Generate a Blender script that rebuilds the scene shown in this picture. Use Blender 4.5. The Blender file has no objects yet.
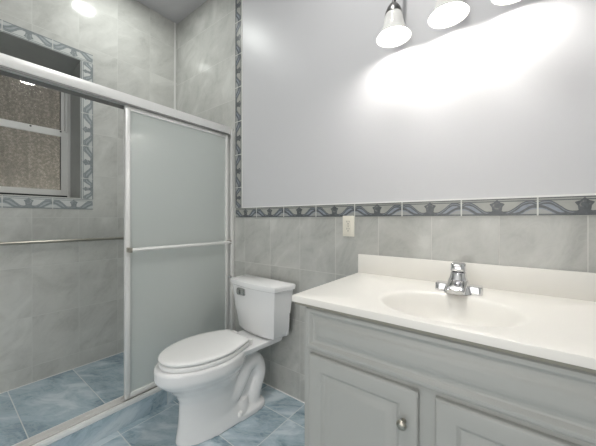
import bpy, bmesh, math, random
from mathutils import Vector, Matrix

random.seed(7)
sc = bpy.context.scene
COL = sc.collection
PI = math.pi

# ------------------------------------------------------------------ camera
CAM_H = 1.13
cam_data = bpy.data.cameras.new('camera')
cam_data.sensor_width = 36.0
cam_data.lens = 281.0 / 596.0 * 36.0
cam_data.shift_y = -3.6 / 596.0
cam_data.clip_start = 0.01
cam = bpy.data.objects.new('camera', cam_data)
COL.objects.link(cam)
cam.location = (0, 0, CAM_H)
cam.rotation_euler = (math.radians(90), 0, math.radians(37.47))
sc.camera = cam

# ------------------------------------------------------------------ world, exposure, light levels
world = bpy.data.worlds.new('ambient_fill')  # even white surroundings, added as fill through the opening behind the camera
sc.world = world
world.use_nodes = True
world.node_tree.nodes['Background'].inputs[0].default_value = (1.0, 0.985, 0.96, 1)
world.node_tree.nodes['Background'].inputs[1].default_value = 1.0
sc.view_settings.view_transform = 'Standard'
sc.view_settings.look = 'None'
sc.view_settings.gamma = 1.0
sc.view_settings.use_curve_mapping = False
sc.view_settings.exposure = 1.08
VANITY_BULB = 52.0       # emission strength of the three vanity bulbs
DOWNLIGHT = 56.0         # emission strength of the shower downlight
ROOM_DOWNLIGHT = 85.0    # emission strength of the downlights in the room itself
OUTSIDE_FILL = 2.5          # added unseen point light outside the window, brightens the glass (W)
yl = bpy.data.lights.new('outside_fill', 'POINT')
yl.energy = OUTSIDE_FILL
yl.color = (1.0, 0.96, 0.88)
yl.shadow_soft_size = 0.12
ylo = bpy.data.objects.new('outside_fill', yl)
COL.objects.link(ylo)
ylo.location = (-3.3, 0.62, 1.0)

# ------------------------------------------------------------------ main dimensions (metres)
D = 1.397        # back wall (faces -Y)
W = -2.495       # left wall inside the shower (faces +X)
XR = 0.95        # right wall, outside the picture
YF = -1.15       # wall behind the camera
H = 2.955        # ceiling
BOT, TOP = 1.145, 1.214      # wainscot border strip
VB0, VB1 = -1.662, -1.589    # vertical border strip on the back wall
KX = -1.68                   # face of the shower kerb
SF = 0.062                   # shower floor
WY1, WZ0, WZ1 = 0.66, 1.285, 2.285   # window opening: right edge, sill, head
WY0 = -0.35
WB = 0.07                    # width of the window border

# ------------------------------------------------------------------ node helpers
class S:
    """a value socket with arithmetic"""
    def __init__(s, nt, sock): s.nt, s.k = nt, sock
    def _m(s, op, *a):
        n = s.nt.nodes.new('ShaderNodeMath'); n.operation = op
        for i, v in enumerate((s,) + a):
            if isinstance(v, S): s.nt.links.new(v.k, n.inputs[i])
            else: n.inputs[i].default_value = float(v)
        return S(s.nt, n.outputs[0])
    def __add__(s, o): return s._m('ADD', o)
    __radd__ = __add__
    def __sub__(s, o): return s._m('SUBTRACT', o)
    def __rsub__(s, o): return (s * -1) + o
    def __mul__(s, o): return s._m('MULTIPLY', o)
    __rmul__ = __mul__
    def __truediv__(s, o): return s._m('DIVIDE', o)
    def abs(s): return s._m('ABSOLUTE')
    def floor(s): return s._m('FLOOR')
    def fract(s): return s._m('FRACT')
    def lt(s, o): return s._m('LESS_THAN', o)
    def gt(s, o): return s._m('GREATER_THAN', o)
    def min(s, o): return s._m('MINIMUM', o)
    def max(s, o): return s._m('MAXIMUM', o)
    def sqrt(s): return s._m('SQRT')
    def sin(s): return s._m('SINE')
    def atan2(s, o): return s._m('ARCTAN2', o)
    def clamp(s): return s.min(1.0).max(0.0)
    def smooth(s, a, b):
        t = ((s - a) / (b - a)).clamp()
        return t * t * (3.0 - t * 2.0)

def new_mat(name):
    m = bpy.data.materials.new(name); m.use_nodes = True
    nt = m.node_tree
    b = nt.nodes['Principled BSDF']
    return m, nt, b

def setin(b, **kw):
    for k, v in kw.items():
        k = k.replace('_', ' ')
        if k in b.inputs: b.inputs[k].default_value = v

def rgb(nt, c):
    n = nt.nodes.new('ShaderNodeRGB'); n.outputs[0].default_value = (*c, 1); return n.outputs[0]

def mix(nt, fac, a, b, blend='MIX'):
    n = nt.nodes.new('ShaderNodeMix'); n.data_type = 'RGBA'; n.blend_type = blend
    if isinstance(fac, S): nt.links.new(fac.k, n.inputs[0])
    else: n.inputs[0].default_value = fac
    for i, v in ((6, a), (7, b)):
        if isinstance(v, (tuple, list)): n.inputs[i].default_value = (*v, 1)
        else: nt.links.new(v, n.inputs[i])
    return n.outputs[2]

def coords(nt, which='Object'):
    t = nt.nodes.new('ShaderNodeTexCoord')
    x = nt.nodes.new('ShaderNodeSeparateXYZ')
    nt.links.new(t.outputs[which], x.inputs[0])
    return t.outputs[which], [S(nt, x.outputs[i]) for i in range(3)]

def combine(nt, x, y, z):
    n = nt.nodes.new('ShaderNodeCombineXYZ')
    for i, v in enumerate((x, y, z)):
        if isinstance(v, S): nt.links.new(v.k, n.inputs[i])
        else: n.inputs[i].default_value = v
    return n.outputs[0]

def noise(nt, vec, scale, detail=4, rough=0.55, dist=0.0):
    n = nt.nodes.new('ShaderNodeTexNoise')
    n.inputs['Scale'].default_value = scale; n.inputs['Detail'].default_value = detail
    n.inputs['Roughness'].default_value = rough; n.inputs['Distortion'].default_value = dist
    if vec is not None: nt.links.new(vec, n.inputs['Vector'])
    return S(nt, n.outputs[0])

def bump(nt, b, height, strength=0.3, dist=0.002):
    n = nt.nodes.new('ShaderNodeBump')
    n.inputs['Strength'].default_value = strength; n.inputs['Distance'].default_value = dist
    nt.links.new(height.k, n.inputs['Height'])
    nt.links.new(n.outputs[0], b.inputs['Normal'])

def plain(name, col, rough=0.5, metal=0.0, coat=0.0, nscale=0, namp=0.0, **kw):
    m, nt, b = new_mat(name)
    setin(b, Roughness=rough, Metallic=metal, Coat_Weight=coat, **kw)
    if nscale:
        v, _ = coords(nt)
        n = noise(nt, v, nscale)
        c = mix(nt, n, tuple(x * (1 - namp) for x in col), tuple(min(1, x * (1 + namp)) for x in col))
        nt.links.new(c, b.inputs['Base Color'])
    else:
        b.inputs['Base Color'].default_value = (*col, 1)
    return m

# ------------------------------------------------------------------ materials
def tile_mat(name, ua, va, uo, up, vo, vp_lo, vp_hi, dark, mid, light, grout, gw=0.003,
             rough=0.10, nscale=3.4, streak=(1, 1), tilt=0.5, contrast=1.05):
    """glazed stone-look tile laid on a grid measured from world axes ua (across) and va (up)"""
    m, nt, b = new_mat(name)
    vec, c = coords(nt)
    u, v = c[ua], c[va]
    su = (u - uo) / up
    dv = v - vo
    hi = dv.gt(0.0)
    sv = (dv / vp_lo) * (1.0 - hi) + (dv / vp_hi) * hi
    fu, fv = su.fract(), sv.fract()
    du = (0.5 - (fu - 0.5).abs()) * up
    dvv = (0.5 - (fv - 0.5).abs()) * vp_lo
    d = du.min(dvv)
    g = 1.0 - d.smooth(gw * 0.35, gw * 0.65)
    cell = combine(nt, su.floor(), sv.floor(), 0.0)
    wn = nt.nodes.new('ShaderNodeTexWhiteNoise'); wn.noise_dimensions = '3D'
    nt.links.new(cell, wn.inputs['Vector'])
    r = S(nt, wn.outputs['Value'])
    sep = nt.nodes.new('ShaderNodeSeparateColor'); nt.links.new(wn.outputs['Color'], sep.inputs[0])
    r2 = S(nt, sep.outputs[1])
    a = u * math.cos(tilt) + v * math.sin(tilt)
    bb = v * math.cos(tilt) - u * math.sin(tilt)
    q = combine(nt, a * streak[0] + r * 17.0, bb * streak[1] + r2 * 23.0, r * 5.0)
    n1 = noise(nt, q, nscale, 6, 0.58, 0.9)
    n2 = noise(nt, q, nscale * 3.1, 5, 0.6, 1.6)
    vein = (1.0 - ((n2 - 0.5).abs() * 9.0).clamp())
    t = ((n1 - 0.5) * (2.2 * contrast) + 0.5 + (r - 0.5) * 0.22).clamp()
    lo = t.smooth(0.05, 0.55)
    col = mix(nt, lo, dark, mid)
    col = mix(nt, t.smooth(0.5, 0.95), col, light)
    col = mix(nt, vein * 0.22 * contrast, col, light)
    col = mix(nt, g, col, grout)
    nt.links.new(col, b.inputs['Base Color'])
    rr = g * (0.75 - rough) + (n2 * 0.08 + (rough - 0.04))
    nt.links.new(rr.k, b.inputs['Roughness'])
    bump(nt, b, (1.0 - g) + n1 * 0.15, 0.35, 0.0012)
    return m

GD, GM, GL = (0.47, 0.472, 0.445), (0.56, 0.562, 0.532), (0.65, 0.652, 0.62)
GG = (0.655, 0.655, 0.62)
M = {}
M['tile_back'] = tile_mat('grey_wall_tile_back', 0, 2, 0.207, 0.2525, BOT, 0.325, 0.315, (0.385, 0.388, 0.368), (0.465, 0.468, 0.444), (0.555, 0.558, 0.53), (0.56, 0.56, 0.53), tilt=0.9, streak=(1.0, 1.5))
M['tile_shower_back'] = tile_mat('grey_wall_tile_shower_back', 0, 2, -2.50, 0.86, 2.040, 0.325, 0.34, (0.42, 0.424, 0.402), (0.505, 0.508, 0.483), (0.60, 0.603, 0.575), (0.54, 0.543, 0.515), tilt=0.9, streak=(1.0, 1.5))
M['tile_left'] = tile_mat('grey_wall_tile_left', 1, 2, 0.65, 0.25, BOT, 0.325, 0.315, GD, GM, GL, (0.59, 0.595, 0.565), tilt=0.8, streak=(1.0, 1.6))
BD, BMID, BL = (0.21, 0.295, 0.35), (0.37, 0.475, 0.54), (0.60, 0.68, 0.72)
M['tile_floor'] = tile_mat('blue_floor_tile', 0, 1, -1.013, 0.3125, 1.2295, 0.3125, 0.3125, BD, BMID, BL, (0.62, 0.66, 0.65),
                           gw=0.0042, rough=0.26, nscale=3.4, streak=(1, 2.4), tilt=0.6, contrast=1.35)
M['tile_shower_floor'] = tile_mat('blue_shower_floor_tile', 0, 1, -2.50, 0.76, 0.288, 0.325, 0.325, BD, BMID, BL, (0.62, 0.66, 0.65),
                                  gw=0.0042, rough=0.26, nscale=3.0, streak=(1, 2.4), tilt=0.5, contrast=1.25)
M['tile_kerb'] = tile_mat('blue_kerb_tile', 1, 2, 0.28, 0.6, -0.5, 1.2, 1.2, BD, BMID, BL, (0.62, 0.66, 0.65),
                          gw=0.004, rough=0.28, nscale=3.2, streak=(1, 2.2), tilt=0.5, contrast=1.05)

def border_mat(name, pale):
    """relief border tile: a flower between two rising scrolls, one repeat per tile (UV 0..1)"""
    m, nt, b = new_mat(name)
    t = nt.nodes.new('ShaderNodeTexCoord')
    x = nt.nodes.new('ShaderNodeSeparateXYZ'); nt.links.new(t.outputs['UV'], x.inputs[0])
    u, v0 = S(nt, x.outputs[0]), S(nt, x.outputs[1])
    vec, _ = coords(nt)
    nz = noise(nt, vec, 75, 4, 0.65)
    nb = noise(nt, vec, 22, 4, 0.6)
    n3 = noise(nt, vec, 30, 2)
    v = v0 + (n3 - 0.5) * 0.10
    k = (u - 0.5).abs()
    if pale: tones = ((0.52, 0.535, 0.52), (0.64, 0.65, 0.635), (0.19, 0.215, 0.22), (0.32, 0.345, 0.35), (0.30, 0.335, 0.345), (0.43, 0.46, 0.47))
    else: tones = ((0.27, 0.275, 0.255), (0.41, 0.415, 0.385), (0.05, 0.056, 0.060), (0.150, 0.162, 0.170), (0.15, 0.172, 0.205), (0.31, 0.340, 0.380))
    light = mix(nt, nb, tones[0], tones[1])
    dark = mix(nt, nz, tones[2], tones[3])
    blue = mix(nt, nz, tones[4], tones[5])
    # scroll: a thick wave, low in the middle of the tile, cresting near its ends
    wv = k.smooth(0.12, 0.39) * 0.60 + 0.16 - k.smooth(0.42, 0.5) * 0.10
    under = v.lt(wv)
    col = mix(nt, under, light, blue)
    wv2 = k.smooth(0.22, 0.47) * 0.42 + 0.08
    col = mix(nt, (v - wv2).abs().lt(0.075), col, dark)
    col = mix(nt, v.lt(wv2 - 0.14) * 0.75, col, light)
    band = (v - wv + 0.03).abs().lt(0.105)
    col = mix(nt, band, col, dark)
    col = mix(nt, (v - wv + 0.015).abs().lt(0.022) * 0.8, col, blue)
    # five-petal flower on a flared stem
    fx, fy = (u - 0.5) * 3.3, v0 - 0.57
    rr = (fx * fx + fy * fy).sqrt()
    an = fx.atan2(fy)
    petal = (an * 2.5).sin().abs() * -0.10 + 0.345
    fl = rr.lt(petal)
    stem = (fx.abs()).lt(0.10 + (0.36 - v0).max(0.0) * 1.3) * v0.lt(0.40)
    col = mix(nt, stem, col, dark)
    col = mix(nt, fl, col, dark)
    col = mix(nt, (rr - 0.16).abs().lt(0.035) * nz.smooth(0.45, 0.65) * 0.5, col, light)
    # rules along both edges
    e = v0.lt(0.09).max(v0.gt(0.925)).max((v0 - 0.825).abs().lt(0.028))
    col = mix(nt, e * 0.92, col, dark)
    g = (0.5 - k).lt(0.010)
    col = mix(nt, g, col, (0.60, 0.61, 0.58))
    nt.links.new(col, b.inputs['Base Color'])
    setin(b, Roughness=0.2)
    h = under * 0.4 + band * 0.6 + fl * 0.8
    bump(nt, b, h, 0.5, 0.002)
    return m
M['border'] = border_mat('scroll_border_tile', False)
M['border_gloss_lit'] = border_mat('gloss_lit_scroll_border_tile', True)  # window copy of the tile, its gloss reflection put into paler tones

def paint_mat(name, c, rough, bstr=0.05):
    m, nt, b = new_mat(name)
    v, _ = coords(nt)
    n = noise(nt, v, 260, 2, 0.5)
    b.inputs['Base Color'].default_value = (*c, 1)
    setin(b, Roughness=rough)
    bump(nt, b, n, bstr, 0.001)
    return m
M['paint'] = paint_mat('lavender_grey_wall_paint', (0.60, 0.60, 0.615), 0.38)
M['ceiling'] = paint_mat('ceiling_paint', (0.58, 0.575, 0.59), 0.6)
M['white_paint'] = paint_mat('white_room_paint', (0.66, 0.66, 0.65), 0.5)
M['caulk'] = plain('white_caulk', (0.78, 0.78, 0.76), 0.45)
M['grout'] = plain('cement_grout', (0.50, 0.52, 0.51), 0.8, nscale=40, namp=0.1)

def brushed(name, col, rough, metal=1.0):
    m, nt, b = new_mat(name)
    v, c = coords(nt)
    q = combine(nt, c[0] * 90.0, c[1] * 3.0, c[2] * 90.0)
    n = noise(nt, q, 3, 3)
    b.inputs['Base Color'].default_value = (*col, 1)
    setin(b, Metallic=metal)
    nt.links.new((n * 0.05 + (rough - 0.025)).k, b.inputs['Roughness'])
    return m
M['alu'] = brushed('satin_aluminium', (0.86, 0.86, 0.84), 0.36, 0.35)
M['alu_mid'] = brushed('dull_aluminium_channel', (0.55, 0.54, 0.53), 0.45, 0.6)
M['alu_dark'] = brushed('dark_aluminium_channel', (0.32, 0.32, 0.31), 0.4)  # darker aluminium for the header lips
M['chrome'] = plain('polished_chrome', (0.74, 0.74, 0.755), 0.08, 1.0)
M['pewter'] = brushed('brushed_pewter', (0.22, 0.215, 0.21), 0.34)
M['nickel'] = brushed('satin_nickel', (0.45, 0.425, 0.37), 0.28)
M['lever'] = brushed('worn_chrome', (0.50, 0.50, 0.49), 0.25)
M['rubber'] = plain('black_gasket', (0.02, 0.02, 0.02), 0.7)
M['screw'] = plain('dark_screw_head', (0.04, 0.04, 0.04), 0.5, 0.6)
M['porcelain'] = plain('white_porcelain', (0.84, 0.84, 0.84), 0.09, coat=0.4, nscale=2, namp=0.01)
M['seat'] = plain('white_seat_plastic', (0.85, 0.85, 0.84), 0.2, nscale=2, namp=0.01)
M['marble_top'] = plain('cultured_marble_cream', (0.83, 0.81, 0.765), 0.3, coat=0.08, nscale=5, namp=0.02)
M['substrate'] = plain('counter_underside', (0.30, 0.29, 0.245), 0.7, nscale=30, namp=0.1)
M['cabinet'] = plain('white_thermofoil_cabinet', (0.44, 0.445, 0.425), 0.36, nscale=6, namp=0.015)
M['cabinet_in'] = plain('bare_board_edge', (0.13, 0.10, 0.07), 0.8, nscale=40, namp=0.2)
M['ivory'] = plain('ivory_plastic', (0.74, 0.71, 0.62), 0.35)
M['slot'] = plain('outlet_slot_black', (0.02, 0.02, 0.02), 0.6)
M['window_alu'] = plain('white_window_metal', (0.66, 0.66, 0.64), 0.4, nscale=20, namp=0.05)
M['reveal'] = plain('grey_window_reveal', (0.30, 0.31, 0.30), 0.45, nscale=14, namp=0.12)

def frosted():
    m, nt, b = new_mat('frosted_shower_glass')
    v, _ = coords(nt)
    n = noise(nt, v, 700, 2)
    setin(b, Base_Color=(0.77, 0.81, 0.79, 1), Roughness=0.55, Transmission_Weight=0.55, IOR=1.2,
          Coat_Weight=0.55, Coat_Roughness=0.07)
    bump(nt, b, n, 0.12, 0.0006)
    return m
M['frosted'] = frosted()

def pebbled():
    m, nt, b = new_mat('pebbled_window_glass')
    v, _ = coords(nt)
    vo = nt.nodes.new('ShaderNodeTexVoronoi'); vo.inputs['Scale'].default_value = 85
    nt.links.new(v, vo.inputs['Vector'])
    n = noise(nt, v, 140, 2)
    h = S(nt, vo.outputs['Distance']) + n * 0.6
    sp = noise(nt, v, 62, 4, 0.75)
    _, pc = coords(nt)
    dr = noise(nt, combine(nt, 0.0, pc[1] * 26.0, pc[2] * 3.0), 1.0, 4, 0.6)
    c = mix(nt, sp.smooth(0.42, 0.66), (0.58, 0.575, 0.55), (0.97, 0.96, 0.93))
    c = mix(nt, dr.smooth(0.35, 0.7) * 0.5, c, (0.43, 0.43, 0.42))
    nt.links.new(c, b.inputs['Base Color'])
    setin(b, Roughness=0.10, Transmission_Weight=1.0, IOR=1.3)
    bump(nt, b, h, 0.55, 0.004)
    # the smooth room side of the pane keeps a clear mirror reflection
    setin(b, Coat_Weight=0.6, Coat_Roughness=0.03)
    return m
M['pebbled'] = pebbled()

def emit(name, col, strength):
    m, nt, b = new_mat(name)
    setin(b, Base_Color=(1, 1, 1, 1), Roughness=0.4)
    b.inputs['Emission Color'].default_value = (*col, 1)
    b.inputs['Emission Strength'].default_value = strength
    return m
M['bulb'] = emit('lit_bulb', (1.0, 0.965, 0.91), VANITY_BULB)
M['downlight'] = emit('lit_downlight_lens', (0.97, 1.0, 0.965), DOWNLIGHT)
M['room_downlight'] = emit('lit_room_downlight_lens', (1.0, 0.99, 0.96), ROOM_DOWNLIGHT)

def opal():
    m, nt, b = new_mat('white_opal_glass')
    nt.nodes.remove(b)
    out = nt.nodes['Material Output']
    d = nt.nodes.new('ShaderNodeBsdfDiffuse'); d.inputs[0].default_value = (0.74, 0.74, 0.725, 1)
    t = nt.nodes.new('ShaderNodeBsdfTranslucent'); t.inputs[0].default_value = (0.9, 0.89, 0.86, 1)
    g = nt.nodes.new('ShaderNodeBsdfGlossy'); g.inputs['Roughness'].default_value = 0.12
    m1 = nt.nodes.new('ShaderNodeMixShader'); m1.inputs[0].default_value = 0.03
    m2 = nt.nodes.new('ShaderNodeMixShader'); m2.inputs[0].default_value = 0.05
    nt.links.new(d.outputs[0], m1.inputs[1]); nt.links.new(t.outputs[0], m1.inputs[2])
    nt.links.new(m1.outputs[0], m2.inputs[1]); nt.links.new(g.outputs[0], m2.inputs[2])
    nt.links.new(m2.outputs[0], out.inputs[0])
    return m
M['opal'] = opal()

def stucco():
    m, nt, b = new_mat('tan_exterior_brick')
    v, c = coords(nt)
    br = nt.nodes.new('ShaderNodeTexBrick')
    nt.links.new(combine(nt, c[1], c[2], 0.0), br.inputs['Vector'])
    br.inputs['Scale'].default_value = 4.5
    br.inputs['Color1'].default_value = (0.42, 0.40, 0.36, 1)
    br.inputs['Color2'].default_value = (0.30, 0.285, 0.26, 1)
    br.inputs['Mortar'].default_value = (0.42, 0.40, 0.36, 1)
    nt.links.new(br.outputs[0], b.inputs['Base Color'])
    setin(b, Roughness=0.9)
    return m
M['stucco'] = stucco()

# ------------------------------------------------------------------ mesh helpers
def obj(name, bm, mats, parent=None, smooth=None):
    if not isinstance(mats, (list, tuple)): mats = [mats]
    bmesh.ops.recalc_face_normals(bm, faces=bm.faces)
    me = bpy.data.meshes.new(name)
    bm.to_mesh(me); bm.free()
    for m in mats: me.materials.append(M[m])
    o = bpy.data.objects.new(name, me)
    COL.objects.link(o)
    if parent is not None: o.parent = parent
    if smooth is not None:
        for p in me.polygons: p.use_smooth = True
        if smooth < 179: me.set_sharp_from_angle(angle=math.radians(smooth))
    return o

def struct(name, bm, mats, parent=None, smooth=None):
    o = obj(name, bm, mats, parent, smooth)
    o['kind'] = 'structure'
    return o

def tag(o, label, cat, group=None):
    o['label'] = label; o['category'] = cat
    if group: o['group'] = group
    return o

def thing(name, label, cat, loc=(0, 0, 0), rz=0.0, group=None):
    e = bpy.data.objects.new(name, None)
    e.empty_display_size = 0.05
    COL.objects.link(e)
    e.location = loc; e.rotation_euler = (0, 0, rz)
    return tag(e, label, cat, group)

def BM(): return bmesh.new()

def box(bm, x0, x1, y0, y1, z0, z1, bev=0.0, seg=2, mat=0):
    t = bmesh.new()
    bmesh.ops.create_cube(t, size=1)
    for v in t.verts:
        v.co = Vector((x0 + (v.co.x + .5) * (x1 - x0), y0 + (v.co.y + .5) * (y1 - y0), z0 + (v.co.z + .5) * (z1 - z0)))
    if bev: bmesh.ops.bevel(t, geom=list(t.edges), offset=bev, segments=seg, profile=0.5, affect='EDGES')
    merge(bm, t, mat)
    return bm

def merge(bm, t, mat=0):
    vm = {}
    for v in t.verts: vm[v] = bm.verts.new(v.co)
    for f in t.faces:
        try:
            nf = bm.faces.new([vm[v] for v in f.verts]); nf.material_index = mat
        except ValueError: pass
    t.free()

def loft(bm, rings, cap0=True, cap1=True, closed=True, mat=0):
    """rings: lists of points, all the same length"""
    vs = [[bm.verts.new(p) for p in r] for r in rings]
    n = len(rings[0])
    for a, b in zip(vs, vs[1:]):
        for i in range(n if closed else n - 1):
            j = (i + 1) % n
            f = bm.faces.new((a[i], a[j], b[j], b[i])); f.material_index = mat
    if cap0: bm.faces.new(vs[0][::-1]).material_index = mat
    if cap1: bm.faces.new(vs[-1]).material_index = mat
    return vs

def lathe(bm, prof, n=32, o=(0, 0, 0), axis='Z', cap=False, mat=0):
    """prof: (radius, height) pairs revolved about axis through o"""
    rings = []
    for r, h in prof:
        ring = []
        for i in range(n):
            a = 2 * PI * i / n
            c, s = r * math.cos(a), r * math.sin(a)
            p = {'Z': (c, s, h), 'Y': (c, h, s), 'X': (h, c, s)}[axis]
            ring.append((o[0] + p[0], o[1] + p[1], o[2] + p[2]))
        rings.append(ring)
    loft(bm, rings, cap, cap, mat=mat)

def tube(bm, pts, rad, n=14, mat=0, cap=True):
    pts = [Vector(p) for p in pts]
    if not isinstance(rad, (list, tuple)): rad = [rad] * len(pts)
    rings = []
    prev = None
    for i, p in enumerate(pts):
        t = (pts[min(i + 1, len(pts) - 1)] - pts[max(i - 1, 0)]).normalized()
        if prev is None:
            a = t.orthogonal().normalized()
        else:
            a = (prev - t * prev.dot(t)).normalized()
        prev = a
        b = t.cross(a)
        rings.append([p + (a * math.cos(2 * PI * k / n) + b * math.sin(2 * PI * k / n)) * rad[i] for k in range(n)])
    loft(bm, rings, cap, cap, mat=mat)

def spline(ctrl, n=10):
    P = [Vector(p) for p in ctrl]
    P = [P[0] * 2 - P[1]] + P + [P[-1] * 2 - P[-2]]
    out = []
    for i in range(1, len(P) - 2):
        for k in range(n):
            t = k / n
            a, b, c, d = P[i - 1], P[i], P[i + 1], P[i + 2]
            out.append(0.5 * ((2 * b) + (c - a) * t + (2 * a - 5 * b + 4 * c - d) * t * t + (3 * b - a - 3 * c + d) * t ** 3))
    out.append(P[-2])
    return out

def bake(o):
    """replace the mesh by its modified self"""
    dg = bpy.context.evaluated_depsgraph_get()
    me = bpy.data.meshes.new_from_object(o.evaluated_get(dg))
    old = o.data
    o.modifiers.clear()
    o.data = me
    me.name = old.name
    bpy.data.meshes.remove(old)
    for p in me.polygons: p.use_smooth = True
    return o

# ================================================================== SETTING
T = 0.12
# floor, shower pan, kerb
bm = BM(); box(bm, KX - 0.11, XR, YF, D, -0.08, 0.0)
struct('floor', bm, 'tile_floor')
bm = BM(); box(bm, W, KX - 0.10, YF, D, -0.08, SF)
struct('floor_shower', bm, 'tile_shower_floor')
bm = BM(); box(bm, KX - 0.105, KX, YF, D, 0.0, 0.10, 0.002)
struct('shower_kerb', bm, 'tile_kerb')
# ceiling
bm = BM(); box(bm, W - T, XR + T, YF - T, D + T, H, H + 0.1)
struct('ceiling', bm, 'ceiling')
# back wall: tiled to the left of the border and below it, painted above
bm = BM()
box(bm, W - T, KX - 0.01, D, D + T, 0, H, mat=2)
box(bm, KX - 0.01, VB0, D, D + T, 0, BOT, mat=0)
box(bm, KX - 0.01, VB0, D, D + T, BOT, H, mat=2)
box(bm, VB0, XR + T, D, D + T, 0, BOT, mat=0)
box(bm, VB0, VB1, D, D + T, BOT, H, mat=0)
box(bm, VB1, XR + T, D, D + T, BOT, TOP, mat=0)
box(bm, VB1, XR + T, D - 0.003, D + T, TOP, H, mat=1)
struct('wall_back', bm, ['tile_back', 'paint', 'tile_shower_back'])
# left wall with the window opening
bm = BM()
WT = 0.30
box(bm, W - WT, W, YF - T, WY0, 0, H)
box(bm, W - WT, W, WY1, D + T, 0, H)
box(bm, W - WT, W, WY0, WY1, 0, WZ0)
box(bm, W - WT, W, WY0, WY1, WZ1, H)
struct('wall_left', bm, 'tile_left')
bm = BM(); box(bm, XR, XR + T, YF - T, D, 0, H)
struct('wall_right', bm, 'white_paint')
# wall behind the camera, with an unseen opening added to let fill light in
bm = BM()
box(bm, W, -1.05, YF - T, YF, 0, H)
box(bm, 0.45, XR, YF - T, YF, 0, H)
box(bm, -1.05, 0.45, YF - T, YF, 2.25, H)
struct('wall_front', bm, 'white_paint')
# grey lining of the window recess; its head slopes down to the frame
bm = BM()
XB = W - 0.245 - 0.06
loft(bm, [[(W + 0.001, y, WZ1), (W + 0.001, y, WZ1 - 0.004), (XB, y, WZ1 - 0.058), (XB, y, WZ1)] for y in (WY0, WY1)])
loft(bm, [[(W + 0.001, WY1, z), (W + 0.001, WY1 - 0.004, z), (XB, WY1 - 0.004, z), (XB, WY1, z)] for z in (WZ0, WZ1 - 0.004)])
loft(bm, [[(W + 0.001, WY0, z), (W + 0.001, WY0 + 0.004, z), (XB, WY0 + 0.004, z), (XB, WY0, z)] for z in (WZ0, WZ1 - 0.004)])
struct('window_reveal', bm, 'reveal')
# wall of the house next door, seen dimly through the window glass
bm = BM()
box(bm, -3.65, -3.55, -4.0, 4.5, -0.5, 3.6)
box(bm, -3.65, W - 0.28, -4.0, 4.5, 3.0, 3.1)  # unseen slab added above the gap, blocks light from the sky
struct('wall_outside', bm, 'stucco')

# border tiles: each one repeat of the scroll (UV 0..1)
def border_strip(name, tiles, mat='border'):
    """tiles: list of (origin, along, across, normal) vectors for one tile each"""
    bm = BM()
    uvl = bm.loops.layers.uv.new('UVMap')
    for o, a, c, n in tiles:
        o, a, c, n = Vector(o), Vector(a), Vector(c), Vector(n)
        b = [bm.verts.new(p) for p in (o, o + a, o + a + c, o + c)]
        f = [bm.verts.new(p + n) for p in (o, o + a, o + a + c, o + c)]
        fr = bm.faces.new(f)
        for l, uv in zip(fr.loops, ((0, 0), (1, 0), (1, 1), (0, 1))): l[uvl].uv = uv
        for i in range(4):
            j = (i + 1) % 4
            s = bm.faces.new((b[i], b[j], f[j], f[i]))
            for l in s.loops: l[uvl].uv = (0.0, 0.5)
    return struct(name, bm, mat)

th = 0.004
tiles = []
x = 0.073 + 4 * 0.2515
while x > VB1 + 0.01:
    x0 = max(x - 0.2515, VB0)
    if x0 - VB0 < 0.10: x0 = VB0
    tiles.append(((x0, D, BOT), (min(x, XR) - x0, 0, 0), (0, 0, TOP - BOT), (0, -th, 0)))
    x = x0
    if x <= VB0 + 1e-6: break
border_strip('trim_1', tiles)
tiles = []
z = TOP
for z1 in (1.367, 1.612, 1.86, 2.117, 2.361, 2.605, 2.85, H):
    # scroll runs up the wall, its foot towards the shower
    tiles.append(((VB0, D, z1), (0, 0, z - z1), (VB1 - VB0, 0, 0), (0, -th, 0)))
    z = z1
border_strip('trim_2', tiles)
# white edge where the painted wall meets the border
bm = BM()
box(bm, VB1 - 0.002, XR, D - 0.006, D, TOP - 0.001, TOP + 0.006)
box(bm, VB1 - 0.001, VB1 + 0.006, D - 0.006, D, TOP, H)
struct('trim_3', bm, 'caulk')
# border round the window
tiles = []
ys = [0.735, 0.503, 0.264, 0.02, -0.22, WY0 - WB]
for a, b_ in zip(ys, ys[1:]):
    tiles.append(((W, b_, WZ0 - WB - 0.012), (0, a - b_, 0), (0, 0, WB + 0.005), (th, 0, 0)))
    tiles.append(((W, a, WZ1 + WB), (0, b_ - a, 0), (0, 0, -WB), (th, 0, 0)))
zs = [WZ0 - 0.007, 1.43, 1.67, 1.909, 2.15, WZ1]
for a, b_ in zip(zs, zs[1:]):
    tiles.append(((W, WY1 + 0.075, a), (0, 0, b_ - a), (0, -0.073, 0), (th, 0, 0)))
    tiles.append(((W, WY0 - WB, b_), (0, 0, a - b_), (0, WB, 0), (th, 0, 0)))
border_strip('trim_4', tiles, 'border_gloss_lit')
# pale bead in the shower corner, caulk lines at the floor
bm = BM()
box(bm, W, W + 0.004, D - 0.030, D - 0.014, SF, H)
struct('trim_5', bm, 'caulk')
bm = BM()
box(bm, KX, XR, D - 0.005, D, 0.0, 0.005)
box(bm, W, W + 0.004, YF, D, SF, SF + 0.004)
box(bm, W, KX - 0.11, D - 0.004, D, SF, SF + 0.004)
struct('trim_6', bm, 'caulk')

# ---- window: aluminium single-hung, obscure glass
win = bpy.data.objects.new('window_1', None); COL.objects.link(win); win['kind'] = 'structure'
PX = W - 0.245                     # face of the lower sash
bm = BM()
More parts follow.
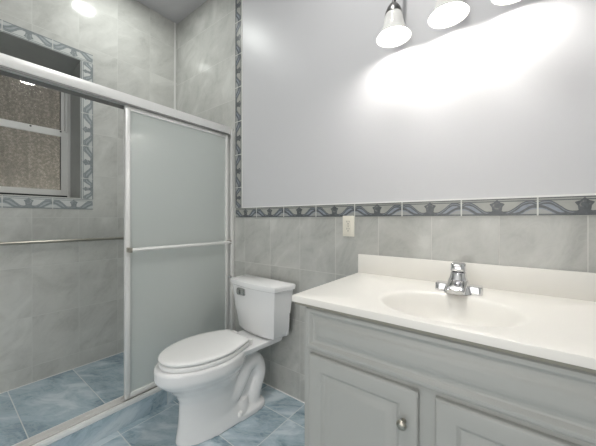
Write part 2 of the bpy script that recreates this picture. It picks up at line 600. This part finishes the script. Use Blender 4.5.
# outer frame lining the opening
box(bm, PX - 0.055, PX + 0.012, WY1 - 0.022, WY1, WZ0 + 0.01, WZ1, 0.001)
box(bm, PX - 0.055, PX + 0.012, WY0, WY0 + 0.022, WZ0 + 0.01, WZ1, 0.001)
box(bm, PX - 0.055, PX + 0.012, WY0, WY1, WZ1 - 0.03, WZ1, 0.001)
box(bm, PX - 0.055, PX + 0.002, WY0, WY1, WZ0, WZ0 + 0.014, 0.001)
box(bm, PX - 0.055, PX + 0.020, WY1 - 0.036, WY1 - 0.022, 1.80, WZ1, 0.001)
obj('window_frame', bm, 'window_alu', win)
def sash(name, x0, x1, z0, z1, stile, rb, rt):
    bm = BM()
    ya, yb = WY0 + 0.02, WY1 - 0.012
    box(bm, x0, x1, yb - stile, yb, z0, z1, 0.0015)
    box(bm, x0, x1, ya, ya + stile, z0, z1, 0.0015)
    box(bm, x0, x1, ya + stile, yb - stile, z0, z0 + rb, 0.0015)
    box(bm, x0, x1, ya + stile, yb - stile, z1 - rt, z1, 0.0015)
    s = obj(name, bm, 'window_alu', win)
    xm = (x0 + x1) / 2
    g = BM(); box(g, xm - 0.002, xm + 0.002, ya + stile - 0.004, yb - stile + 0.004, z0 + rb - 0.004, z1 - rt + 0.004)
    obj('pane', g, 'pebbled', s)
    k = BM()
    for a, b, c, d in ((yb - stile - .004, yb - stile, z0 + rb, z1 - rt), (ya + stile, ya + stile + .004, z0 + rb, z1 - rt)):
        box(k, xm + 0.002, x1 - 0.004, a, b, c, d)
    obj('gasket', k, 'rubber', s)
    return s
sash('upper_sash', PX - 0.048, PX - 0.022, 1.775, WZ1 - 0.02, 0.042, 0.03, 0.04)
low = sash('lower_sash', PX - 0.020, PX + 0.008, WZ0 + 0.026, 1.808, 0.048, 0.042, 0.048)
for y in (0.02, 0.262, 0.43, 0.598):
    k = BM(); lathe(k, [(0.006, 0), (0.006, 0.002), (0.003, 0.003)], 12, (PX + 0.008, y, 1.797), 'X', True)
    obj('screw', k, 'screw', low)
k = BM(); box(k, PX - 0.016, PX + 0.006, WY0 + 0.022, WY1 - 0.014, WZ0 + 0.014, WZ0 + 0.026)
obj('weather_seal', k, 'rubber', win)

# ================================================================== SHOWER ENCLOSURE
# aluminium surround fixed to kerb and wall
FX0, FX1 = -1.757, -1.690
enc = thing('shower_door_frame', 'satin aluminium frame of header, track and jamb round the shower opening', 'shower frame')
bm = BM()
box(bm, FX0, FX1, YF, D, 1.772, 1.824, 0.004)
obj('header_rail', bm, 'alu', enc, 30)
bm = BM()
box(bm, FX0 + 0.006, FX0 + 0.010, YF, D - 0.03, 1.752, 1.774)
box(bm, FX1 - 0.010, FX1 - 0.004, YF, D - 0.03, 1.764, 1.774)
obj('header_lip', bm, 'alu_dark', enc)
bm = BM()
box(bm, FX1 - 0.004, FX1 + 0.004, YF, D, 0.108, 0.128, 0.0025)
box(bm, FX1 + 0.004, FX1 + 0.008, YF, D, 0.102, 0.120, 0.001)
box(bm, FX0, FX0 + 0.005, YF, D, 0.108, 0.132, 0.001)
box(bm, (FX0 + FX1) / 2 - 0.012, (FX0 + FX1) / 2 - 0.009, YF, D, 0.108, 0.122)
trk = obj('bottom_track', bm, 'alu', enc)
bm = BM(); box(bm, FX0 - 0.004, FX1 + 0.006, YF, D, 0.10, 0.1105, 0.001)
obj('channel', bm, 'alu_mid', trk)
bm = BM()
box(bm, FX0, FX1 + 0.012, D - 0.006, D, 0.110, 1.772)
box(bm, FX1 + 0.002, FX1 + 0.012, D - 0.028, D, 0.110, 1.80, 0.002)
box(bm, FX0, FX0 + 0.004, D - 0.028, D, 0.110, 1.772)
obj('wall_jamb', bm, 'alu', enc)
bm = BM()
lathe(bm, [(0.011, 0), (0.011, -0.010), (0.007, -0.016)], 16, (FX1 + 0.004, D - 0.028, 0.700), 'Y', True)
obj('bumper', bm, 'chrome', enc, 40)

# the sliding panel, pushed to the right
DX = -1.722
Y0, Y1 = 0.655, D - 0.032
door = thing('shower_door', 'frosted glass sliding shower door with a slim aluminium frame, behind the toilet', 'shower door')
for a, b_ in ((Y0, Y0 + 0.026), (Y1 - 0.022, Y1)):
    bm = BM(); box(bm, DX - 0.012, DX + 0.014, a, b_, 0.125, 1.768, 0.003)
    obj('stile', bm, 'alu', door, 30)
for a, b_ in ((0.125, 0.152), (1.742, 1.766)):
    bm = BM(); box(bm, DX - 0.011, DX + 0.012, Y0 + 0.026, Y1 - 0.022, a, b_, 0.002)
    obj('rail', bm, 'alu', door, 30)
bm = BM(); box(bm, DX - 0.003, DX + 0.003, Y0 + 0.022, Y1 - 0.018, 0.148, 1.746)
obj('glass_pane', bm, 'frosted', door)
tb = BM(); tube(tb, [(DX + 0.045, Y0 + 0.020, 0.960), (DX + 0.045, Y1 - 0.004, 0.960)], 0.0110, 16)
tb_o = obj('towel_rail', tb, 'alu', door, 40)
for y in (Y0 + 0.013, Y1 - 0.011):
    bm = BM(); box(bm, DX + 0.013, DX + 0.055, y - 0.009, y + 0.009, 0.946, 0.974, 0.004)
    obj('bracket', bm, 'nickel', tb_o, 30)

# towel bar along the left wall
bar = thing('towel_bar', 'long slim metal towel bar on the grey tiled shower wall below the window', 'towel bar')
bm = BM(); tube(bm, [(W + 0.055, -0.28, 0.983), (W + 0.055, 1.06, 0.983)], 0.0095, 16)
obj('rail', bm, 'nickel', bar, 40)
for y in (-0.27, 1.05):
    bm = BM(); lathe(bm, [(0.024, 0), (0.024, 0.006), (0.011, 0.010), (0.011, 0.055), (0.013, 0.066), (0.006, 0.069)], 20, (W, y, 0.983), 'X', True)
    obj('bracket', bm, 'nickel', bar, 40)

# ================================================================== TOILET
TX, TP, TROT = -1.283, 1.28, math.radians(-3)   # pivot under the tank, turned a little to the shower
toi = thing('toilet', 'white two-piece toilet with closed lid beside the frosted shower door', 'toilet', (TX + 0.28 * math.sin(TROT), TP - 0.28 * math.cos(TROT), 0), TROT)

def egg(cy, f, bk, w, z, n=48, pf=2.0, pb=2.0, dx=0.0):
    r = []
    for i in range(n):
        a = 2 * PI * i / n
        c, s = math.cos(a), math.sin(a)
        p = pb if s > 0 else pf
        xx = math.copysign(abs(c) ** (2 / p), c) * w
        yy = math.copysign(abs(s) ** (2 / p), s) * (bk if s > 0 else f)
        r.append((xx + dx, cy + yy, z))
    return r

# bowl and pedestal: one porcelain casting (overlapping lofts fused by remeshing)
bm = BM()
rings = [egg(0.98, 0.240, 0.27, 0.104, 0.0, pb=3.2),
         egg(0.98, 0.235, 0.265, 0.101, 0.03, pb=3.0),
         egg(0.96, 0.205, 0.17, 0.093, 0.09),
         egg(0.95, 0.192, 0.15, 0.090, 0.15),
         egg(0.95, 0.190, 0.15, 0.092, 0.20),
         egg(0.945, 0.205, 0.16, 0.104, 0.245),
         egg(0.94, 0.236, 0.18, 0.126, 0.285),
         egg(0.93, 0.264, 0.20, 0.155, 0.318),
         egg(0.925, 0.280, 0.20, 0.172, 0.343),
         egg(0.925, 0.284, 0.20, 0.176, 0.36),
         egg(0.925, 0.284, 0.20, 0.177, 0.398),
         egg(0.925, 0.278, 0.19, 0.171, 0.407)]
loft(bm, rings)
# tank shelf
loft(bm, [[(-0.07, 1.03, 0.335), (0.07, 1.03, 0.335), (0.08, 1.34, 0.345), (-0.08, 1.34, 0.345)],
          [(-0.125, 0.98, 0.372), (0.125, 0.98, 0.372), (0.125, 1.355, 0.372), (-0.125, 1.355, 0.372)],
          [(-0.135, 0.98, 0.404), (0.135, 0.98, 0.404), (0.130, 1.36, 0.404), (-0.130, 1.36, 0.404)]])
# web between pedestal and trapway
loft(bm, [[(-0.062, 0.94, z), (0.062, 0.94, z), (0.055, 1.20, z), (-0.055, 1.20, z)] for z in (0.01, 0.345)])
# trapway: rises behind the bowl, falls to the outlet
path = spline([(0, 0.93, 0.13), (0, 1.03, 0.13), (0, 1.09, 0.20), (0, 1.14, 0.27), (0, 1.20, 0.275), (0, 1.225, 0.20), (0, 1.19, 0.10), (0, 1.17, 0.0)], 6)
for sx in (-1, 1):
    tube(bm, [(p.x + sx * 0.036, p.y, p.z) for p in path], 0.052, 18)
# rear foot with its low flange
loft(bm, [egg(1.10, 0.15, 0.165, 0.106, 0.0, pb=4, pf=2.4), egg(1.10, 0.15, 0.165, 0.106, 0.028, pb=4, pf=2.4), egg(1.11, 0.13, 0.13, 0.085, 0.048, pb=3.5)])
for sx in (-1, 1):
    loft(bm, [egg(1.075, 0.055, 0.06, 0.042, 0.0, dx=sx * 0.058), egg(1.075, 0.055, 0.06, 0.042, 0.045, dx=sx * 0.058), egg(1.09, 0.04, 0.05, 0.028, 0.10, dx=sx * 0.05)])
bowl = obj('bowl', bm, 'porcelain', toi)
r = bowl.modifiers.new('fuse', 'REMESH'); r.mode = 'VOXEL'; r.voxel_size = 0.0055
s_ = bowl.modifiers.new('soften', 'SMOOTH'); s_.iterations = 9; s_.factor = 0.5
bpy.context.view_layer.update()
bake(bowl)
# bolt cap on each side of the foot
for sx in (-1, 1):
    bm = BM(); lathe(bm, [(0.016, -0.012), (0.016, 0.006), (0.012, 0.013), (0.003, 0.016)], 20, (sx * 0.094, 1.058, 0.044), 'Z', True)
    obj('bolt_cap', bm, 'seat', toi, 50)

def seat_ring(z, grow=0.0):
    """elongated outline with a straight back edge"""
    out = []
    pts = []
    yb, yw, yf = 1.112, 0.905, 0.664
    hw, hb = 0.166, 0.105
    n = 40
    for i in range(n + 1):                         # right side: back to front
        t = i / n
        if t < 0.4:
            s = t / 0.4
            y = yb + (yw - yb) * s
            x = hb + (hw - hb) * math.sin(s * PI / 2)
        else:
            s = (t - 0.4) / 0.6
            y = yw - (yw - yf) * math.sin(s * PI / 2)
            x = hw * math.cos(s * PI / 2) ** 0.98 if s < 1 else 0.0
        pts.append((x, y))
    out = pts + [(-x, y) for x, y in reversed(pts[:-1])]
    c = Vector((0, 0.90))
    res = []
    for x, y in out:
        v = Vector((x, y)) - c
        v = v * (1 + grow / max(v.length, 1e-6))
        res.append((v.x, v.y + c.y, z))
    return res

bm = BM()
loft(bm, [seat_ring(0.4075, -0.008), seat_ring(0.410, -0.001), seat_ring(0.4220, 0.001), seat_ring(0.4280, -0.001), seat_ring(0.4305, -0.008)])
obj('seat', bm, 'seat', toi, 60)
bm = BM()
loft(bm, [seat_ring(0.4345, -0.008), seat_ring(0.4360, -0.001), seat_ring(0.4440, 0.002), seat_ring(0.4495, -0.001), seat_ring(0.4520, -0.009),
          seat_ring(0.4535, -0.03), seat_ring(0.4550, -0.08)])
obj('lid', bm, 'seat', toi, 60)
for sx in (-1, 1):
    bm = BM(); box(bm, sx * 0.075 - 0.022, sx * 0.075 + 0.022, 1.108, 1.145, 0.405, 0.438, 0.006, 3)
    obj('hinge', bm, 'seat', toi, 40)

def tank_ring(z, hw, yf, yb, cx, cy, bow, n=10):
    """plan of the tank: straight back, broad chamfered front corners, bowed front"""
    p = [(hw, yb), (hw, yf + cy + 0.012), (hw - 0.006, yf + cy)]
    for i in range(n + 1):
        t = i / n
        p.append(((hw - cx) * (1 - 2 * t), yf - bow * (1 - (1 - 2 * t) ** 2)))
    p += [(-(hw - 0.006), yf + cy), (-hw, yf + cy + 0.012), (-hw, yb)]
    return [(x, y, z) for x, y in p]
def tr(z, g):
    """outline at height z, grown by g"""
    r = tank_ring(z, 0.222 + g, 1.206 - g * 0.8, 1.350 + max(min(g, 0.008), -0.012), 0.020, 0.10, 0.022)
    return r
bm = BM()
loft(bm, [tr(0.409, -0.066), tr(0.413, -0.050), tr(0.430, -0.040), tr(0.56, -0.020), tr(0.712, -0.003)])
obj('tank', bm, 'porcelain', toi, 28)
bm = BM()
loft(bm, [tr(0.705, 0.0), tr(0.709, 0.006), tr(0.730, 0.008), tr(0.738, 0.005), tr(0.742, -0.005)])
obj('tank_lid', bm, 'porcelain', toi, 28)
bm = BM()
box(bm, -0.116, -0.044, 1.180, 1.215, 0.652, 0.694, 0.004, 2)
box(bm, -0.110, -0.082, 1.174, 1.184, 0.659, 0.687, 0.003, 2)
lev = obj('flush_lever', bm, 'lever', toi, 30)
for sx in (-1, 1):
    bm = BM(); lathe(bm, [(0.012, 0.385), (0.012, 0.409)], 14, (sx * 0.075, 1.29, 0), 'Z', True)
    obj('tank_bolt', bm, 'screw', toi)
bm = BM(); lathe(bm, [(0.045, 0.39), (0.045, 0.411)], 24, (0, 1.30, 0), 'Z', True)
obj('gasket', bm, 'rubber', toi)

for o in toi.children_recursive:                 # parts are measured from the wall; the root stands under the bowl
    if not o.name.startswith(('tank', 'flush')):
        o.data.transform(Matrix.Translation((0, TP, 0)) @ Matrix.Rotation(math.radians(-3), 4, 'Z') @ Matrix.Translation((0, -TP, 0)))
    o.data.transform(Matrix.Translation((0, -1.0, 0)))

# ================================================================== VANITY
CXL, CXR, CYF = -0.620, 0.236, 0.850
cab = thing('vanity_cabinet', 'white raised-panel vanity cabinet under the cream sink top', 'cabinet', (0, 0, 0))
bm = BM()
zt = 0.8145
box(bm, CXL, CXL + 0.016, CYF, D - 0.004, 0.09, zt)
box(bm, CXR - 0.016, CXR, CYF, D - 0.004, 0.09, zt)
box(bm, CXL + 0.016, CXR - 0.016, CYF + 0.018, D - 0.004, 0.09, 0.106)
box(bm, CXL + 0.016, CXR - 0.016, CYF, CYF + 0.018, 0.09, zt)
box(bm, CXL, CXR, CYF + 0.06, CYF + 0.076, 0.0, 0.09)
box(bm, CXL, CXL + 0.016, CYF + 0.06, D - 0.004, 0.0, 0.09)
box(bm, CXR - 0.016, CXR, CYF + 0.06, D - 0.004, 0.0, 0.09)
obj('body', bm, 'cabinet', cab)

def raised_panel(bm, x0, x1, z0, z1, yf, yb, prof):
    """prof: (inset from the edge, depth behind yf) from edge to centre"""
    rings = []
    def rect(i, y): return [(x0 + i, y, z0 + i), (x1 - i, y, z0 + i), (x1 - i, y, z1 - i), (x0 + i, y, z1 - i)]
    rings.append(rect(0, yb))
    for i, d in prof: rings.append(rect(i, yf + d))
    loft(bm, rings)
door_prof = [(0, 0.006), (0.002, 0.003), (0.005, 0.001), (0.009, 0.0), (0.047, 0.0), (0.052, 0.0015), (0.057, 0.006), (0.062, 0.0085), (0.067, 0.0085),
             (0.078, 0.005), (0.088, 0.0015), (0.093, 0.0005), (0.097, 0.0003)]
front_prof = [(0, 0.006), (0.004, 0.0015), (0.009, 0.0), (0.015, 0.0005), (0.020, 0.004), (0.025, 0.010), (0.030, 0.0115), (0.036, 0.0105),
              (0.044, 0.006), (0.052, 0.002), (0.059, 0.0), (0.064, 0.0)]
bm = BM(); raised_panel(bm, -0.604, 0.222, 0.661, 0.809, 0.834, CYF, front_prof)
obj('false_drawer_front', bm, 'cabinet', cab, 25)
def knob(parent, x, z):
    k = BM()
    lathe(k, [(0.0075, 0.0), (0.0055, -0.006), (0.0055, -0.012), (0.012, -0.017), (0.0145, -0.021), (0.0145, -0.024), (0.011, -0.028), (0.004, -0.0295)], 24, (x, 0.832, z), 'Y', True)
    obj('knob', k, 'nickel', parent, 50)
d1 = BM(); raised_panel(d1, -0.590, -0.214, 0.115, 0.643, 0.832, CYF, door_prof)
d1 = obj('door', d1, 'cabinet', cab, 25)
knob(d1, -0.252, 0.547)
# split foil at the door's upper corner shows the board below
k = BM()
tri = [(-0.2135, 0.643), (-0.232, 0.6445), (-0.236, 0.6435), (-0.222, 0.638), (-0.2165, 0.629), (-0.2132, 0.630)]
loft(k, [[(x, 0.8345, z) for x, z in tri], [(x, 0.8305, z) for x, z in tri]])
obj('chipped_corner', k, 'cabinet', d1)
d2 = BM(); raised_panel(d2, -0.170, 0.206, 0.115, 0.643, 0.832, CYF, door_prof)
d2 = obj('door', d2, 'cabinet', cab, 25)

# top with integral oval basin
top = thing('washbasin_counter', 'cream moulded vanity top with an integral oval basin and low backsplash', 'countertop')
TXL, TXR, TY0, TY1, TZ, TB = -0.655, 0.270, 0.817, D - 0.004, 0.849, 0.8255
bx, by, ba, bb_ = -0.178, 1.030, 0.206, 0.166
def rect_hit(a):
    c, s = math.cos(a), math.sin(a)
    t = 9
    if c > 1e-9: t = min(t, (TXR - bx) / c)
    if c < -1e-9: t = min(t, (TXL - bx) / c)
    if s > 1e-9: t = min(t, (TY1 - by) / s)
    if s < -1e-9: t = min(t, (TY0 - by) / s)
    return bx + c * t, by + s * t
angs = [2 * PI * i / 120 for i in range(120)]
for X in (TXL, TXR):
    for Yc in (TY0, TY1):
        a = math.atan2(Yc - by, X - bx) % (2 * PI)
        i = min(range(len(angs)), key=lambda q: abs(angs[q] - a)); angs[i] = a
angs.sort()
bm = BM()
def ell(k, z): return [(bx + ba * k * math.cos(a), by + bb_ * k * math.sin(a), z) for a in angs]
bottom_r = [(0.10, 0.118), (0.25, 0.117), (0.42, 0.112), (0.58, 0.100), (0.70, 0.084), (0.80, 0.062), (0.87, 0.042), (0.92, 0.0265), (0.955, 0.0165), (0.985, 0.0095), (1.01, 0.005), (1.04, 0.0018), (1.075, 0.0)]
rings = [ell(k, TZ - d) for k, d in bottom_r]
rings.append([(*rect_hit(a), TZ) for a in angs])
# eased outer edge, then the slab's sides
def inset(d, z):
    out = []
    for a in angs:
        x, y = rect_hit(a)
        out.append((min(max(x, TXL + d), TXR - d), min(max(y, TY0 + d), TY1 - d), z))
    return out
rings[-1] = inset(0.003, TZ)
rings += [inset(0.001, TZ - 0.001), inset(0.0, TZ - 0.003), inset(0.0, TB)]
rings.append(ell(0.985, TB))
rings += [ell(k + 0.035, TZ - d - 0.012) for k, d in reversed(bottom_r) if d > 0.03]
loft(bm, rings, cap0=True, cap1=True)
obj('counter', bm, 'marble_top', top, 35)
bm = BM(); box(bm, TXL, TXR, 1.377, D - 0.004, TZ - 0.002, 0.9455, 0.0025)
obj('backsplash', bm, 'marble_top', top, 30)
bm = BM()
box(bm, TXL + 0.008, TXR - 0.008, TY0 + 0.008, TY0 + 0.030, zt, TB + 0.002)
box(bm, TXL + 0.008, TXL + 0.030, TY0 + 0.030, D - 0.010, zt, TB + 0.002)
box(bm, TXR - 0.030, TXR - 0.008, TY0 + 0.030, D - 0.010, zt, TB + 0.002)
obj('underside_strip', bm, 'substrate', top)
bm = BM(); lathe(bm, [(0.0, TZ - 0.1155), (0.012, TZ - 0.1155), (0.015, TZ - 0.113), (0.022, TZ - 0.1145), (0.024, TZ - 0.118)], 28, (bx, by, 0), 'Z')
obj('drain', bm, 'chrome', top, 40)

# faucet: chrome centre-set with one lever
fau = thing('faucet', 'chrome single-lever faucet on the cream vanity top behind the basin', 'faucet', (-0.170, 1.250, TZ + 0.0003))
def rr(cx, cy, hx, hy, z, p=3.2, n=32):
    return [(cx + math.copysign(abs(math.cos(a)) ** (2 / p), math.cos(a)) * hx,
             cy + math.copysign(abs(math.sin(a)) ** (2 / p), math.sin(a)) * hy, z) for a in [2 * PI * i / n for i in range(n)]]
bm = BM()
loft(bm, [rr(0, 0, .081, .029, 0), rr(0, 0, .080, .029, .004), rr(0, 0, .078, .0275, .021), rr(0, 0, .075, .0245, .0245), rr(0, 0, .050, .015, .0255)])
for sx in (-1, 1):
    loft(bm, [rr(sx * .0555, -.001, .0255, .0285, .001, 4.5), rr(sx * .0555, -.001, .0245, .0275, .026, 4.5), rr(sx * .0550, -.001, .0225, .0255, .030, 4), rr(sx * .0550, -.001, .012, .013, .0315, 4)])
obj('base_plate', bm, 'chrome', fau, 35)
bm = BM()
loft(bm, [rr(0, -.010, .048, .042, .002, 4), rr(0, -.009, .044, .039, .018, 4), rr(0, -.006, .035, .033, .040, 3.6), rr(0, -.003, .0285, .028, .058, 3.2), rr(0, -.001, .0265, .0255, .070), rr(0, 0, .0255, .0245, .075), rr(0, 0, .022, .021, .077)])
obj('body', bm, 'chrome', fau, 40)
def xz(cx, y, cz, hx, hz, p=2.8, n=24, lean=0.0):
    return [(cx + math.copysign(abs(math.cos(a)) ** (2 / p), math.cos(a)) * hx, y + lean * math.sin(a) * hz,
             cz + math.copysign(abs(math.sin(a)) ** (2 / p), math.sin(a)) * hz) for a in [2 * PI * i / n for i in range(n)]]
bm = BM()
loft(bm, [xz(0, -0.015, .034, .036, .024), xz(0, -0.045, .026, .035, .019), xz(0, -0.070, .020, .033, .014), xz(0, -0.084, .017, .030, .011), xz(0, -0.089, .015, .026, .008)])
sp = obj('spout', bm, 'chrome', fau, 40)
bm = BM(); lathe(bm, [(.010, .003), (.010, .014)], 20, (0, -0.070, 0), 'Z', True)
obj('aerator', bm, 'nickel', sp, 40)
bm = BM()
loft(bm, [rr(0, 0, .0235, .0225, .079), rr(0, -.001, .0265, .0255, .082), rr(0, -.003, .0255, .025, .100), rr(0, -.003, .0245, .024, .108), rr(0, -.003, .021, .021, .1115), rr(0, -.003, .008, .008, .1125)])
loft(bm, [xz(0, -0.004, .102, .016, .008), xz(0, -0.028, .105, .0135, .007), xz(0, -0.040, .107, .012, .005), xz(0, -0.044, .1075, .009, .003)])
obj('lever_handle', bm, 'chrome', fau, 40)

# ================================================================== OUTLET
out = thing('wall_outlet', 'ivory duplex electrical outlet on grey tile above the vanity top', 'outlet', (-0.719, D, 1.093))
bm = BM(); box(bm, -.035, .035, -.0065, 0, -.057, .057, .0025)
obj('cover_plate', bm, 'ivory', out, 30)
for dz in (-.0195, .0195):
    bm = BM(); loft(bm, [[(p[0], y, p[1]) for p in [(-.0165, -.009), (-.009, -.0142), (.009, -.0142), (.0165, -.009), (.0165, .009), (.009, .0142), (-.009, .0142), (-.0165, .009)]] for y in (-.006, -.0085)])
    for v in bm.verts: v.co.z += dz
    rc = obj('receptacle', bm, 'ivory', out)
    bm = BM()
    box(bm, -.0075, -.0052, -.0092, -.008, dz + .001, dz + .0095)
    box(bm, .0052, .0075, -.0092, -.008, dz + .002, dz + .0090)
    lathe(bm, [(.0028, -.008), (.0028, -.0092)], 12, (0, 0, dz - .0065), 'Y', True)
    obj('slots', bm, 'slot', rc)
bm = BM(); lathe(bm, [(.0032, -.006), (.0032, -.0075)], 12, (0, 0, 0), 'Y', True)
obj('screw', bm, 'nickel', out)

# ================================================================== LIGHTS
LZ, LY = 1.962, 1.285
LXS = (-0.435, -0.212, 0.008)
vl = thing('vanity_light', 'three-lamp wall light with white bell shades above the vanity', 'wall light', (0, 0, 0))
bm = BM(); box(bm, LXS[0] - 0.07, LXS[2] + 0.07, D - 0.026, D - 0.003, LZ + 0.315, LZ + 0.405, 0.008, 3)
obj('backplate', bm, 'pewter', vl, 30)
for lx in LXS:
    bm = BM()
    tube(bm, spline([(lx + 0.02, D - 0.02, LZ + 0.35), (lx + 0.02, D - 0.05, LZ + 0.345), (lx + 0.014, LY + 0.035, LZ + 0.26), (lx + 0.004, LY + 0.006, LZ + 0.19), (lx, LY, LZ + 0.150)], 8), 0.009, 14)
    lathe(bm, [(0.006, LZ + 0.158), (0.016, LZ + 0.152), (0.028, LZ + 0.135), (0.036, LZ + 0.116), (0.037, LZ + 0.106), (0.035, LZ + 0.106), (0.030, LZ + 0.118)], 28, (lx, LY, 0), 'Z')
    obj('arm', bm, 'pewter', vl, 40)
    bm = BM()
    outer = [(0.031, 0.114), (0.036, 0.104), (0.040, 0.088), (0.043, 0.070), (0.047, 0.052), (0.053, 0.034), (0.062, 0.017), (0.071, 0.005), (0.0765, 0.0)]
    inner = [(r - 0.0035, h) for r, h in reversed(outer)]
    inner[0] = (0.0745, -0.0012)
    lathe(bm, [(r, LZ + h) for r, h in outer + inner], 48, (lx, LY, 0), 'Z')
    sh = obj('shade', bm, 'opal', vl, 60)
    bm = BM()
    prof = [(0.0005, LZ + 0.006)] + [(0.0335 * math.sin(a), LZ + 0.0395 - 0.0335 * math.cos(a)) for a in [0.15 + 2.3 * i / 12 for i in range(13)]] + [(0.016, LZ + 0.082), (0.014, LZ + 0.108)]
    lathe(bm, prof, 32, (lx, LY, 0), 'Z')
    obj('bulb', bm, 'bulb', sh, 60)

def downlight(x, y, label, lens='room_downlight'):
    t = thing('ceiling_downlight', label, 'ceiling light', (x, y, H), 0, None)
    bm = BM(); lathe(bm, [(0.072, -0.001), (0.074, -0.006), (0.090, -0.005), (0.095, -0.001), (0.095, 0.0)], 40, (0, 0, 0), 'Z')
    obj('trim_ring', bm, 'white_paint', t, 40)
    bm = BM(); lathe(bm, [(0.0, -0.0035), (0.04, -0.0035), (0.073, -0.003)], 40, (0, 0, 0), 'Z')
    obj('lens', bm, lens, t)
downlight(-2.05, 0.80, 'round recessed downlight in the ceiling over the shower', 'downlight')
downlight(-0.42, 0.78, 'round recessed downlight in the ceiling over the vanity and toilet')
downlight(-0.60, -0.55, 'round recessed downlight added as unseen fill behind the camera')  # unseen lamp, added to brighten the lower room
